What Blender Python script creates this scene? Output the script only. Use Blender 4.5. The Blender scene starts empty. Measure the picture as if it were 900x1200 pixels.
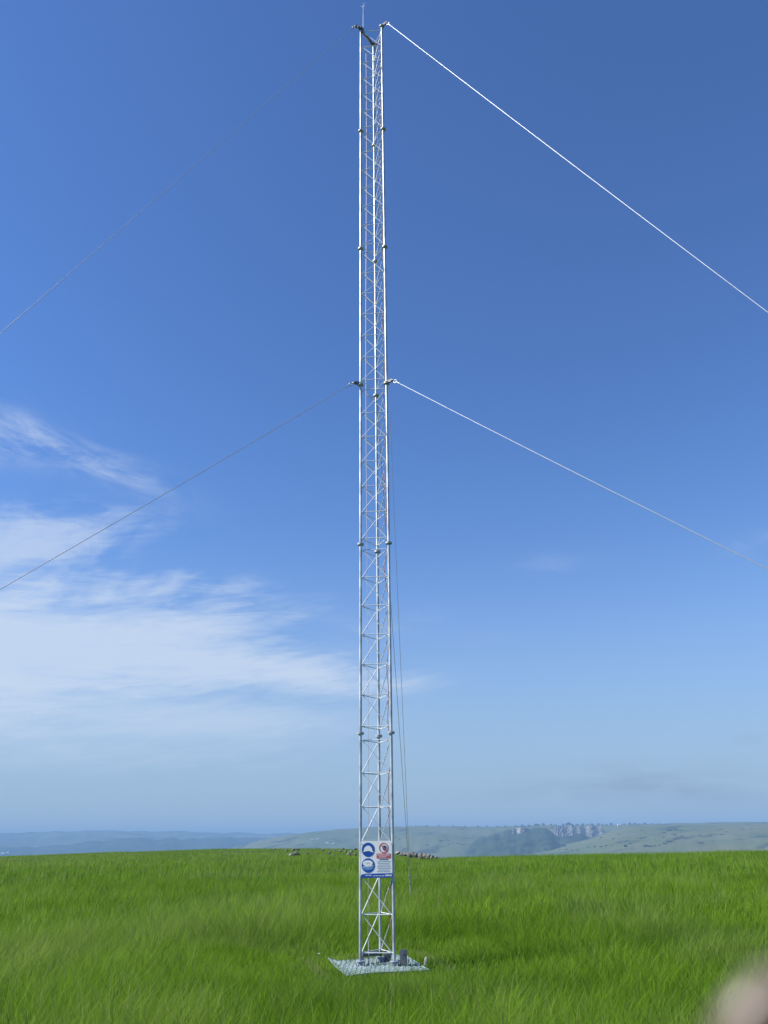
import bpy, bmesh, math, random
import numpy as np
from mathutils import Vector, Matrix, noise
from mathutils.bvhtree import BVHTree

random.seed(7)
RNG = np.random.default_rng(11)
scene = bpy.context.scene
COL = scene.collection
PI = math.pi

# ------------------------------------------------------------------ camera geometry
FPX, PITCH, ROLL, YAW = 945.7, 0.3847, -0.0112, 0.0116      # focal length in pixels of a 900 x 1200 frame
EYE = Vector((0, 0, 1.636))
_h = Vector((math.sin(YAW), math.cos(YAW), 0))
_x = Vector((math.cos(YAW), -math.sin(YAW), 0))
FWD = _h * math.cos(PITCH) + Vector((0, 0, math.sin(PITCH)))
_u = Vector((0, 0, math.cos(PITCH))) - _h * math.sin(PITCH)
CX = _x * math.cos(ROLL) + _u * math.sin(ROLL)
CU = _u * math.cos(ROLL) - _x * math.sin(ROLL)

cam_data = bpy.data.cameras.new("camera")
cam = bpy.data.objects.new("camera", cam_data)
COL.objects.link(cam)
cam.matrix_world = Matrix(((CX.x, CU.x, -FWD.x, EYE.x), (CX.y, CU.y, -FWD.y, EYE.y), (CX.z, CU.z, -FWD.z, EYE.z), (0, 0, 0, 1)))
cam_data.sensor_fit = 'VERTICAL'
cam_data.sensor_height = 36.0
cam_data.lens = FPX / 1200 * 36
cam_data.clip_start = 0.004
cam_data.clip_end = 60000
cam_data.dof.use_dof = True                     # a phone lens: 2.2 mm aperture, focused on the mast
cam_data.dof.focus_distance = 14.0
cam_data.dof.aperture_fstop = cam_data.lens / 2.2
scene.camera = cam


def ray(px, py):
    return (FWD * FPX + CX * (px - 450) - CU * (py - 600)).normalized()


def at(px, py, Y):
    d = ray(px, py)
    return EYE + d * (Y / d.y)


def at_r(px, py, R):
    d = ray(px, py)
    return EYE + d * (R / math.hypot(d.x, d.y))


def on_level(px, py, z=0.0):
    d = ray(px, py)
    return EYE + d * ((z - EYE.z) / d.z)


# ------------------------------------------------------------------ small helpers
def tag(o, label=None, cat=None, group=None, kind=None):
    if label: o["label"] = label
    if cat: o["category"] = cat
    if group: o["group"] = group
    if kind: o["kind"] = kind
    return o


def empty(name, loc=(0, 0, 0), rz=0.0, parent=None):
    o = bpy.data.objects.new(name, None)
    o.empty_display_size = 0.2
    o.location = loc
    o.rotation_euler = (0, 0, rz)
    COL.objects.link(o)
    if parent: o.parent = parent
    return o


def copy_tree(o, parent=None):
    c = o.copy()
    COL.objects.link(c)
    if parent: c.parent = parent
    for ch in [x for x in bpy.data.objects if x.parent == o]:
        copy_tree(ch, c)
    return c


class MB:
    """Collects solid pieces into one mesh."""
    def __init__(self):
        self.v, self.f, self.s = [], [], []

    def add(self, vs, fs, smooth=False):
        b = len(self.v)
        self.v += [tuple(v) for v in vs]
        self.f += [[i + b for i in f] for f in fs]
        self.s += [smooth] * len(fs)
        return self

    def path(self, pts, r, n=8, cap=True):
        pts = [Vector(p) for p in pts]
        rs = r if isinstance(r, (list, tuple)) else [r] * len(pts)
        vs, fs = [], []
        prev = None
        for i, p in enumerate(pts):
            a, b = pts[max(i - 1, 0)], pts[min(i + 1, len(pts) - 1)]
            t = (b - a).normalized()
            if prev is None:
                ref = Vector((0, 0, 1)) if abs(t.z) < 0.9 else Vector((1, 0, 0))
                u = t.cross(ref).normalized()
            else:
                u = (prev - t * prev.dot(t)).normalized()
            prev = u
            w = t.cross(u)
            for k in range(n):
                an = 2 * PI * k / n
                vs.append(p + (u * math.cos(an) + w * math.sin(an)) * rs[i])
        for i in range(len(pts) - 1):
            for k in range(n):
                k2 = (k + 1) % n
                fs.append([i * n + k, i * n + k2, (i + 1) * n + k2, (i + 1) * n + k])
        self.add(vs, fs, True)
        if cap:
            m = len(pts) - 1
            self.add(vs[:n], [list(range(n))[::-1]])
            self.add(vs[m * n:], [list(range(n))])
        return self

    def cyl(self, p, q, r, n=12):
        return self.path([p, q], r, n)

    def box(self, c, sx, sy, sz, rz=0.0, bev=0.0):
        c = Vector(c)
        x = Vector((math.cos(rz), math.sin(rz), 0)); y = Vector((-math.sin(rz), math.cos(rz), 0)); z = Vector((0, 0, 1))
        return self.obox(c, x, y, z, sx, sy, sz)

    def obox(self, c, x, y, z, sx, sy, sz):
        vs = [Vector(c) + x * (a * sx / 2) + y * (b * sy / 2) + z * (d * sz / 2) for d in (-1, 1) for b in (-1, 1) for a in (-1, 1)]
        return self.add(vs, [[0, 2, 3, 1], [4, 5, 7, 6], [0, 1, 5, 4], [2, 6, 7, 3], [0, 4, 6, 2], [1, 3, 7, 5]])

    def bar(self, p, q, w, h):
        p, q = Vector(p), Vector(q)
        d = q - p
        x = d.normalized()
        y = Vector((0, 0, 1)).cross(x).normalized()
        return self.obox((p + q) / 2, x, y, x.cross(y), d.length, w, h)

    def prism(self, poly, origin, x, y, depth):
        """poly in the x/y plane, extruded by depth along x cross y."""
        o = Vector(origin); nrm = x.cross(y) * depth
        a = [o + x * p[0] + y * p[1] for p in poly]
        n = len(a)
        fs = [list(range(n))[::-1], [i + n for i in range(n)]]
        fs += [[i, (i + 1) % n, (i + 1) % n + n, i + n] for i in range(n)]
        return self.add(a + [v + nrm for v in a], fs)

    def ring(self, c, axis, R, r, n=14, m=6):
        axis = Vector(axis).normalized()
        u = axis.orthogonal().normalized(); w = axis.cross(u)
        vs, fs = [], []
        for i in range(n):
            a = 2 * PI * i / n
            d = u * math.cos(a) + w * math.sin(a)
            for k in range(m):
                b = 2 * PI * k / m
                vs.append(Vector(c) + d * (R + r * math.cos(b)) + axis * (r * math.sin(b)))
        for i in range(n):
            for k in range(m):
                fs.append([i * m + k, ((i + 1) % n) * m + k, ((i + 1) % n) * m + (k + 1) % m, i * m + (k + 1) % m])
        return self.add(vs, fs, True)

    def build(self, name, mat, parent=None, loc=None):
        me = bpy.data.meshes.new(name)
        me.from_pydata(self.v, [], self.f)
        me.polygons.foreach_set("use_smooth", self.s)
        me.update()
        o = bpy.data.objects.new(name, me)
        if mat: me.materials.append(mat)
        COL.objects.link(o)
        if parent: o.parent = parent
        if loc: o.location = loc
        return o


# ------------------------------------------------------------------ materials
def new_mat(name):
    m = bpy.data.materials.new(name)
    m.use_nodes = True
    nt = m.node_tree
    return m, nt, nt.nodes["Principled BSDF"]


def simple_mat(name, c1, c2=None, scale=6.0, rough=0.5, metal=0.0, bump=0.0, detail=4.0, lo=0.35, hi=0.65):
    m, nt, b = new_mat(name)
    b.inputs["Roughness"].default_value = rough
    b.inputs["Metallic"].default_value = metal
    b.inputs["Base Color"].default_value = (*c1, 1)
    if c2:
        tc = nt.nodes.new("ShaderNodeTexCoord")
        n = nt.nodes.new("ShaderNodeTexNoise")
        n.inputs["Scale"].default_value = scale
        n.inputs["Detail"].default_value = detail
        r = nt.nodes.new("ShaderNodeValToRGB")
        r.color_ramp.elements[0].position = lo; r.color_ramp.elements[0].color = (*c1, 1)
        r.color_ramp.elements[1].position = hi; r.color_ramp.elements[1].color = (*c2, 1)
        nt.links.new(tc.outputs["Object"], n.inputs["Vector"])
        nt.links.new(n.outputs["Fac"], r.inputs["Fac"])
        nt.links.new(r.outputs["Color"], b.inputs["Base Color"])
        if bump:
            bp = nt.nodes.new("ShaderNodeBump")
            bp.inputs["Strength"].default_value = bump
            nt.links.new(n.outputs["Fac"], bp.inputs["Height"])
            nt.links.new(bp.outputs["Normal"], b.inputs["Normal"])
    return m


M = {}
M["steel"] = simple_mat("galvanised_steel", (0.30, 0.34, 0.37), (0.56, 0.60, 0.63), 5, 0.45, 0.45)
M["flange"] = simple_mat("flange_steel", (0.38, 0.40, 0.42), (0.52, 0.54, 0.56), 14, 0.5, 0.3)
M["rod"] = simple_mat("brace_steel", (0.58, 0.62, 0.65), (0.76, 0.79, 0.81), 12, 0.45, 0.15)
M["dark"] = simple_mat("weathered_steel", (0.10, 0.115, 0.14), (0.16, 0.18, 0.21), 12, 0.6, 0.3)
M["base"] = simple_mat("base_steel", (0.34, 0.40, 0.45), (0.48, 0.54, 0.58), 10, 0.5, 0.3)
M["mat"] = simple_mat("zinc_sheet", (0.16, 0.23, 0.26), (0.27, 0.35, 0.38), 5, 0.6, 0.2)
M["cable"] = simple_mat("guy_cable", (0.44, 0.46, 0.49), (0.52, 0.54, 0.57), 20, 0.48, 0.8)
M["red_cable"] = simple_mat("red_brown_cable", (0.30, 0.12, 0.10), (0.36, 0.17, 0.14), 20, 0.6)
M["copper"] = simple_mat("pale_conductor", (0.52, 0.44, 0.40), (0.60, 0.52, 0.47), 20, 0.45, 0.4)
M["white"] = simple_mat("sign_white", (0.80, 0.81, 0.82), (0.84, 0.85, 0.86), 3, 0.35)
M["blue"] = simple_mat("sign_blue", (0.012, 0.075, 0.36), (0.014, 0.085, 0.40), 3, 0.35)
M["light_blue"] = simple_mat("sign_light_blue", (0.13, 0.30, 0.62), None, 3, 0.35)
M["red"] = simple_mat("sign_red", (0.55, 0.10, 0.12), (0.60, 0.13, 0.15), 3, 0.35)
M["pink"] = simple_mat("sign_pale_print", (0.78, 0.55, 0.57), None, 3, 0.4)
M["ink"] = simple_mat("sign_ink", (0.04, 0.05, 0.09), None, 3, 0.4)
M["grey_ink"] = simple_mat("sign_small_print", (0.33, 0.41, 0.56), None, 3, 0.4)
M["rock"] = simple_mat("field_rock", (0.10, 0.10, 0.085), (0.36, 0.35, 0.31), 3.0, 0.85, 0, 0.6, 6)
M["dark_rock"] = simple_mat("weathered_rock", (0.06, 0.06, 0.05), (0.20, 0.195, 0.17), 2.5, 0.9, 0, 0.5, 6)
M["stone"] = simple_mat("pale_stone", (0.40, 0.39, 0.36), (0.55, 0.53, 0.49), 6, 0.85, 0, 0.4)
M["bush"] = simple_mat("bush_leaves", (0.022, 0.038, 0.016), (0.045, 0.070, 0.026), 0.6, 0.8)
M["bark"] = simple_mat("tree_bark", (0.09, 0.07, 0.05), (0.14, 0.11, 0.08), 3, 0.9)
M["house_wall"] = simple_mat("house_plaster", (0.70, 0.69, 0.66), (0.80, 0.79, 0.77), 0.6, 0.8)
M["house_roof"] = simple_mat("house_roof", (0.52, 0.55, 0.58), (0.62, 0.65, 0.68), 0.5, 0.5)
M["window"] = simple_mat("house_window", (0.05, 0.06, 0.08), None, 1, 0.2)
M["skin"] = simple_mat("hand_skin", (0.120, 0.090, 0.068), (0.150, 0.108, 0.080), 260, 0.8)  # shade on the hand put into the base colour, darker than the skin
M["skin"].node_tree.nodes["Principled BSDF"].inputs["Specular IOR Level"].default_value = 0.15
M["nail"] = simple_mat("finger_nail", (0.16, 0.12, 0.09), None, 60, 0.3)
M["sleeve"] = simple_mat("sleeve_cloth", (0.05, 0.06, 0.09), (0.07, 0.08, 0.12), 80, 0.9)


def world_ramp(nt, pos_socket, scale, detail, stops, rough=0.55, dist=0.0):
    n = nt.nodes.new("ShaderNodeTexNoise")
    n.inputs["Scale"].default_value = scale
    n.inputs["Detail"].default_value = detail
    n.inputs["Roughness"].default_value = rough
    n.inputs["Distortion"].default_value = dist
    nt.links.new(pos_socket, n.inputs["Vector"])
    r = nt.nodes.new("ShaderNodeValToRGB")
    e = r.color_ramp.elements
    while len(e) < len(stops): e.new(0.5)
    for k, (p, c) in enumerate(stops):
        e[k].position = p; e[k].color = (*c, 1)
    nt.links.new(n.outputs["Fac"], r.inputs["Fac"])
    return r


def mix_col(nt, fac, a, b):
    m = nt.nodes.new("ShaderNodeMix")
    m.data_type = 'RGBA'
    for sock, val in ((m.inputs[0], fac), (m.inputs[6], a), (m.inputs[7], b)):
        if isinstance(val, (int, float)): sock.default_value = val
        elif isinstance(val, tuple): sock.default_value = (*val, 1)
        else: nt.links.new(val, sock)
    return m.outputs[2]


def hill_mat(name, base, second, specks, speck_scale, patch_scale, speck_lo=0.56, speck_hi=0.62):
    m, nt, b = new_mat(name)
    g = nt.nodes.new("ShaderNodeNewGeometry")
    p = world_ramp(nt, g.outputs["Position"], patch_scale, 5, [(0.38, base), (0.62, second)])
    s = world_ramp(nt, g.outputs["Position"], speck_scale, 6, [(speck_lo, (0, 0, 0)), (speck_hi, (1, 1, 1))], 0.6)
    c = mix_col(nt, s.outputs["Color"], p.outputs["Color"], specks)
    nt.links.new(c, b.inputs["Base Color"])
    b.inputs["Roughness"].default_value = 0.95
    b.inputs["Specular IOR Level"].default_value = 0.1
    return m


M["hill_grass"] = hill_mat("hill_grass", (0.090, 0.118, 0.048), (0.140, 0.148, 0.075), (0.045, 0.060, 0.028), 0.012, 0.004)
M["hill_far"] = hill_mat("hill_far", (0.090, 0.110, 0.055), (0.140, 0.150, 0.080), (0.030, 0.042, 0.022), 0.007, 0.0018, 0.50, 0.60)
M["forest"] = hill_mat("hill_forest", (0.018, 0.032, 0.015), (0.052, 0.072, 0.032), (0.012, 0.020, 0.010), 0.022, 0.010)


def cliff_mat():
    m, nt, b = new_mat("cliff_rock")
    g = nt.nodes.new("ShaderNodeNewGeometry")
    mp = nt.nodes.new("ShaderNodeMapping")
    mp.inputs["Scale"].default_value = (1, 1, 0.18)
    nt.links.new(g.outputs["Position"], mp.inputs["Vector"])
    r = world_ramp(nt, mp.outputs["Vector"], 0.05, 5, [(0.34, (0.10, 0.10, 0.09)), (0.50, (0.25, 0.24, 0.215)), (0.68, (0.42, 0.40, 0.36))])
    nt.links.new(r.outputs["Color"], b.inputs["Base Color"])
    b.inputs["Roughness"].default_value = 0.95
    return m


M["cliff"] = cliff_mat()


def ground_mat():
    m, nt, b = new_mat("pasture_ground")
    g = nt.nodes.new("ShaderNodeNewGeometry")
    a = world_ramp(nt, g.outputs["Position"], 0.35, 6, [(0.36, (0.050, 0.085, 0.018)), (0.64, (0.085, 0.120, 0.028))], 0.6)
    s = world_ramp(nt, g.outputs["Position"], 0.045, 4, [(0.50, (0, 0, 0)), (0.66, (1, 1, 1))])
    c = mix_col(nt, s.outputs["Color"], a.outputs["Color"], (0.105, 0.115, 0.045))
    nt.links.new(c, b.inputs["Base Color"])
    b.inputs["Roughness"].default_value = 0.95
    b.inputs["Specular IOR Level"].default_value = 0.1
    return m


M["ground"] = ground_mat()


def blade_mat():
    m, nt, b = new_mat("grass_blade")
    out = nt.nodes["Material Output"]
    nt.nodes.remove(b)
    t = nt.nodes.new("ShaderNodeAttribute"); t.attribute_name = "tint"
    d = nt.nodes.new("ShaderNodeAttribute"); d.attribute_name = "dry"
    r = nt.nodes.new("ShaderNodeValToRGB")
    e = r.color_ramp.elements
    e[0].position = 0.0; e[0].color = (0.052, 0.135, 0.004, 1)
    e[1].position = 1.0; e[1].color = (0.235, 0.375, 0.036, 1)
    k = e.new(0.5); k.color = (0.135, 0.275, 0.009, 1)
    nt.links.new(t.outputs["Fac"], r.inputs["Fac"])
    c = mix_col(nt, d.outputs["Fac"], r.outputs["Color"], (0.30, 0.29, 0.15))
    df = nt.nodes.new("ShaderNodeBsdfDiffuse")
    tr = nt.nodes.new("ShaderNodeBsdfTranslucent")
    mx = nt.nodes.new("ShaderNodeMixShader"); mx.inputs[0].default_value = 0.48
    nt.links.new(c, df.inputs["Color"]); nt.links.new(c, tr.inputs["Color"])
    nt.links.new(df.outputs[0], mx.inputs[1]); nt.links.new(tr.outputs[0], mx.inputs[2])
    nt.links.new(mx.outputs[0], out.inputs["Surface"])
    return m


M["blade"] = blade_mat()

# ------------------------------------------------------------------ terrain
_VG = RNG.random((256, 256))


def vnoise(x, y, lam):
    x = np.asarray(x, float) / lam + 1000.3; y = np.asarray(y, float) / lam + 1000.7
    xi = np.floor(x).astype(int); yi = np.floor(y).astype(int)
    fx = x - xi; fy = y - yi
    fx = fx * fx * (3 - 2 * fx); fy = fy * fy * (3 - 2 * fy)
    g = lambda a, b: _VG[a % 256, b % 256]
    return (g(xi, yi) * (1 - fx) + g(xi + 1, yi) * fx) * (1 - fy) + (g(xi, yi + 1) * (1 - fx) + g(xi + 1, yi + 1) * fx) * fy


# crest of the pasture: bearing (from a column of the photo), distance of the crest, row of the photo it reaches
CREST = [(-250, 90, 1005.0), (-60, 92, 1003.5), (0, 95, 1002.0), (60, 95, 1000.0), (150, 95, 996.5), (250, 95, 993.5), (330, 95, 993), (400, 94, 993), (432, 92, 995.0),
         (462, 86, 1000.0), (490, 80, 1004.0), (515, 75, 1005.5), (600, 72, 1004.0), (750, 72, 1001.0), (900, 72, 997.0), (1150, 74, 989.5)]
_ct, _cr, _cz = [], [], []
for (px, rc, py) in CREST:
    P = at_r(px, py, rc)
    _ct.append(math.atan2(P.x, P.y)); _cr.append(rc); _cz.append(P.z - 0.24)
_ct, _cr, _cz = map(np.array, (_ct, _cr, _cz))


def gz(x, y):
    """height of the pasture sheet"""
    x = np.asarray(x, float); y = np.asarray(y, float)
    r = np.hypot(x, y); a = np.arctan2(x, y)
    rc = np.interp(a, _ct, _cr); zc = np.interp(a, _ct, _cz)
    behind = np.clip((np.abs(a) - 0.6) / 0.9, 0, 1)
    rc = rc + behind * 60; zc = zc * (1 - behind)
    s = np.clip((r - 22) / np.maximum(rc - 22, 1), 0, 1); s = s * s * (3 - 2 * s)
    z = zc * s
    o = np.maximum(r - rc, 0)
    fall = np.where(o < 60, 0.0016 * o * o, 5.76 + (o - 60) * 0.192)
    z = np.maximum(z - fall, -110.0)
    near = np.clip((r - 3) / 8, 0, 1) * np.clip((rc + 30 - r) / 30, 0, 1)
    return z + near * ((vnoise(x, y, 5.0) - 0.5) * 0.10 + (vnoise(x + 40, y, 1.7) - 0.5) * 0.05) * np.clip((np.hypot(x, y - 12.5) - 0.6) / 2, 0, 1)


def build_ground():
    rad = np.concatenate([[0.0], np.geomspace(1.0, 150, 190), np.geomspace(155, 7500, 60)])
    front = np.linspace(-0.75, 0.75, 241)
    back = np.linspace(0.75, 2 * PI - 0.75, 90)[1:-1]
    ang = np.concatenate([front, back])
    na, nr = len(ang), len(rad)
    R, A = np.meshgrid(rad[1:], ang, indexing="ij")
    X, Y = R * np.sin(A), R * np.cos(A)
    Z = gz(X, Y)
    V = np.concatenate([[[0, 0, float(gz(0.0, 0.0))]], np.stack([X.ravel(), Y.ravel(), Z.ravel()], 1)])
    F = []
    for j in range(na):
        F.append((0, 1 + (j + 1) % na, 1 + j))
    for i in range(nr - 2):
        b, t = 1 + i * na, 1 + (i + 1) * na
        for j in range(na):
            j2 = (j + 1) % na
            F.append((b + j, b + j2, t + j2, t + j))
    me = bpy.data.meshes.new("ground")
    me.from_pydata(V.tolist(), [], F)
    me.polygons.foreach_set("use_smooth", [True] * len(me.polygons))
    bm = bmesh.new(); bm.from_mesh(me); bmesh.ops.recalc_face_normals(bm, faces=bm.faces)
    bm.to_mesh(me); bm.free()
    if me.polygons[0].normal.z < 0: me.flip_normals()
    me.materials.append(M["ground"])
    o = bpy.data.objects.new("ground", me); COL.objects.link(o)
    return tag(o, "grassy plateau falling away to a valley", None, None, "structure")


build_ground()

BVH = []


def build_ridge(name, label, mat, top, R, R0, zb, back, amp, lam, prof=1.0, seed=0.0, top_amp=2.0, top_lam=40.0, nrad=34, step=2.0, lean=0.0):
    """a hill: its crest passes the given (column, row) points of the photo at distance R and its front falls to zb at R0"""
    pxs = np.arange(top[0][0], top[-1][0] + 0.1, step)
    tp = np.array(top, float)
    V, F = [], []
    sfront = np.linspace(0, 1, nrad)
    nb = 8
    for px in pxs:
        py = float(np.interp(px, tp[:, 0], tp[:, 1]))
        RR = R + lean * (px - 450)
        P = at_r(px, py, RR)
        d = Vector((P.x, P.y, 0)).normalized()
        zt = P.z + top_amp * (noise.fractal(Vector((P.x / top_lam, P.y / top_lam, seed)), 1.0, 2.0, 4))
        for s in sfront:
            r = R0 + (RR - R0) * s
            q = d * r
            z = zb + (zt - zb) * (s ** prof)
            nz = noise.fractal(Vector((q.x / lam, q.y / lam, seed + 3.1)), 0.9, 2.1, 6)
            z += amp * nz * min(1, 4 * s * (1 - s) + 0.05 * (1 - s))
            V.append((q.x, q.y, z))
        for k in range(1, nb + 1):
            r = RR + back * k / nb
            q = d * r
            V.append((q.x, q.y, zt - (zt - zb) * max(0, (k - 4) / 4) ** 2 - 0.002 * (r - RR) + 2 * noise.noise(Vector((q.x / 150, q.y / 150, seed)))))
    w = nrad + nb
    for i in range(len(pxs) - 1):
        for j in range(w - 1):
            F.append((i * w + j, (i + 1) * w + j, (i + 1) * w + j + 1, i * w + j + 1))
    me = bpy.data.meshes.new(name)
    me.from_pydata(V, [], F)
    me.polygons.foreach_set("use_smooth", [True] * len(me.polygons))
    me.materials.append(mat)
    o = bpy.data.objects.new(name, me); COL.objects.link(o)
    tag(o, label, None, None, "structure")
    BVH.append(BVHTree.FromPolygons([Vector(v) for v in V], F))
    return o


build_ridge("far_hills", "blue hazy hills on the horizon left of the mast", M["hill_far"],
            [(-260, 977), (-60, 977), (0, 976), (60, 975), (110, 974), (130, 973.2), (160, 974), (220, 975), (300, 976.5), (380, 977), (460, 977), (560, 977)],
            6200, 3900, -110, 700, 30, 700, 0.9, 1.0, 9, 130)
build_ridge("wooded_hills", "darker wooded ridge in front of the far blue hills", M["forest"],
            [(-260, 996), (-60, 995), (0, 993), (70, 990), (105, 986.5), (130, 983.5), (180, 982.5), (215, 983), (260, 981.5), (310, 982.5), (345, 985), (380, 988), (430, 993), (500, 998)],
            4700, 3300, -110, 500, 28, 420, 0.8, 5.0, 11, 80)
build_ridge("plateau_hills", "grassy plateau edge right of the mast", M["hill_grass"],
            [(236, 1003), (280, 992), (310, 984), (336, 979), (365, 975), (400, 971.5), (430, 969.5), (470, 968.3), (520, 968), (560, 968.6), (600, 968.5), (640, 967), (705, 966.6), (760, 965.6), (800, 964.8), (900, 963), (1000, 961), (1200, 957)],
            3000, 1900, -110, 900, 22, 300, 0.85, 9.0, 2.0, 60)
build_ridge("gorge_woods", "dark wooded slope below the cliff", M["forest"],
            [(500, 1004), (525, 1000), (545, 992), (562, 984), (580, 976.5), (600, 972), (618, 969.5), (640, 970), (648, 975), (656, 979.5), (690, 980.5), (704, 977), (716, 976), (740, 985)],
            2500, 1700, -110, 250, 26, 110, 0.8, 14.0, 8, 45)
build_ridge("gorge_slope", "pale green hillside dropping to the gorge", M["hill_grass"],
            [(520, 1008), (560, 1003), (612, 1000), (654, 992), (684, 984.5), (702, 978), (722, 972), (748, 968.5), (800, 967), (900, 966), (1000, 964), (1200, 961)],
            2250, 1150, -95, 500, 10, 220, 0.75, 21.0, 1.5, 60)


def hit(px, py):
    d = ray(px, py); best = None
    for b in BVH:
        loc, nrm, idx, dist = b.ray_cast(EYE, d)
        if loc is not None and (best is None or dist < best[1]): best = (loc, dist)
    return best[0] if best else None


def build_cliff(name, label, x0, x1, top_rows, bot_rows, R, seed):
    """a fluted rock face: buttresses stepping towards the valley"""
    n = int((x1 - x0) * 3); nz = 14
    tp, bp = np.array(top_rows, float), np.array(bot_rows, float)
    V, F = [], []
    for i in range(n + 1):
        px = x0 + (x1 - x0) * i / n
        zt = at_r(px, float(np.interp(px, tp[:, 0], tp[:, 1])), R).z
        zb = at_r(px, float(np.interp(px, bp[:, 0], bp[:, 1])), R).z
        P = at_r(px, 975, R); d = Vector((P.x, P.y, 0)).normalized()
        a = px * 0.42 + seed
        saw = (a / 3.1 + 0.9 * noise.noise(Vector((a * 0.4, seed, 0)))) % 1.0
        but = (1 - saw) * 9 + 30 * noise.noise(Vector((a * 0.22, seed, 2)))
        edge = min(1, min(i, n - i) / 4)
        zt += (3 * noise.noise(Vector((a * 0.9, seed, 7))) - 2) - (1 - edge) * (zt - zb) * 0.6
        for k in range(nz + 1):
            s = k / nz
            off = but * edge * (0.8 + 0.3 * noise.noise(Vector((a * 1.1, s * 4, seed)))) + 3 * noise.noise(Vector((a * 2.0, s * 9, seed))) + 14 * (1 - s)
            q = d * (R - off)
            V.append((q.x, q.y, zb + (zt - zb) * s))
        q = d * (R + 90); V.append((q.x, q.y, zt))
    w = nz + 2
    for i in range(n):
        for k in range(w - 1):
            F.append((i * w + k, (i + 1) * w + k, (i + 1) * w + k + 1, i * w + k + 1))
    me = bpy.data.meshes.new(name); me.from_pydata(V, [], F); me.materials.append(M["cliff"])
    o = bpy.data.objects.new(name, me); COL.objects.link(o)
    tag(o, label, None, None, "structure")


build_cliff("cliff", "pale rock cliff under the plateau edge", 649, 707, [(650, 966.8), (706, 967)], [(650, 986), (665, 985), (700, 982), (706, 980)], 2580, 1.0)
build_cliff("cliff", "small pale rock face left of the main cliff", 600, 617, [(600, 970), (617, 969)], [(600, 980), (608, 984), (617, 980)], 2440, 8.0)


# ------------------------------------------------------------------ grass
MATCORN = [on_level(385, 1131), on_level(407, 1149), on_level(503, 1141), on_level(474, 1124)]     # the mesh sheet at the foot


def in_quad(x, y, quad, grow=0.0):
    c = sum((Vector((q.x, q.y, 0)) for q in quad), Vector()) / 4
    ok = np.ones_like(x, bool)
    for i in range(4):
        a, b = quad[i], quad[(i + 1) % 4]
        ex, ey = b.x - a.x, b.y - a.y
        L = math.hypot(ex, ey)
        side = (ex * (y - a.y) - ey * (x - a.x)) / L
        sc = (ex * (c.y - a.y) - ey * (c.x - a.x))
        ok &= (side * (1 if sc > 0 else -1)) > -grow
    return ok


def sample(r0, r1, half, n):
    r = np.sqrt(RNG.random(n) * (r1 * r1 - r0 * r0) + r0 * r0)
    a = (RNG.random(n) * 2 - 1) * half
    return r * np.sin(a), r * np.cos(a)


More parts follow.
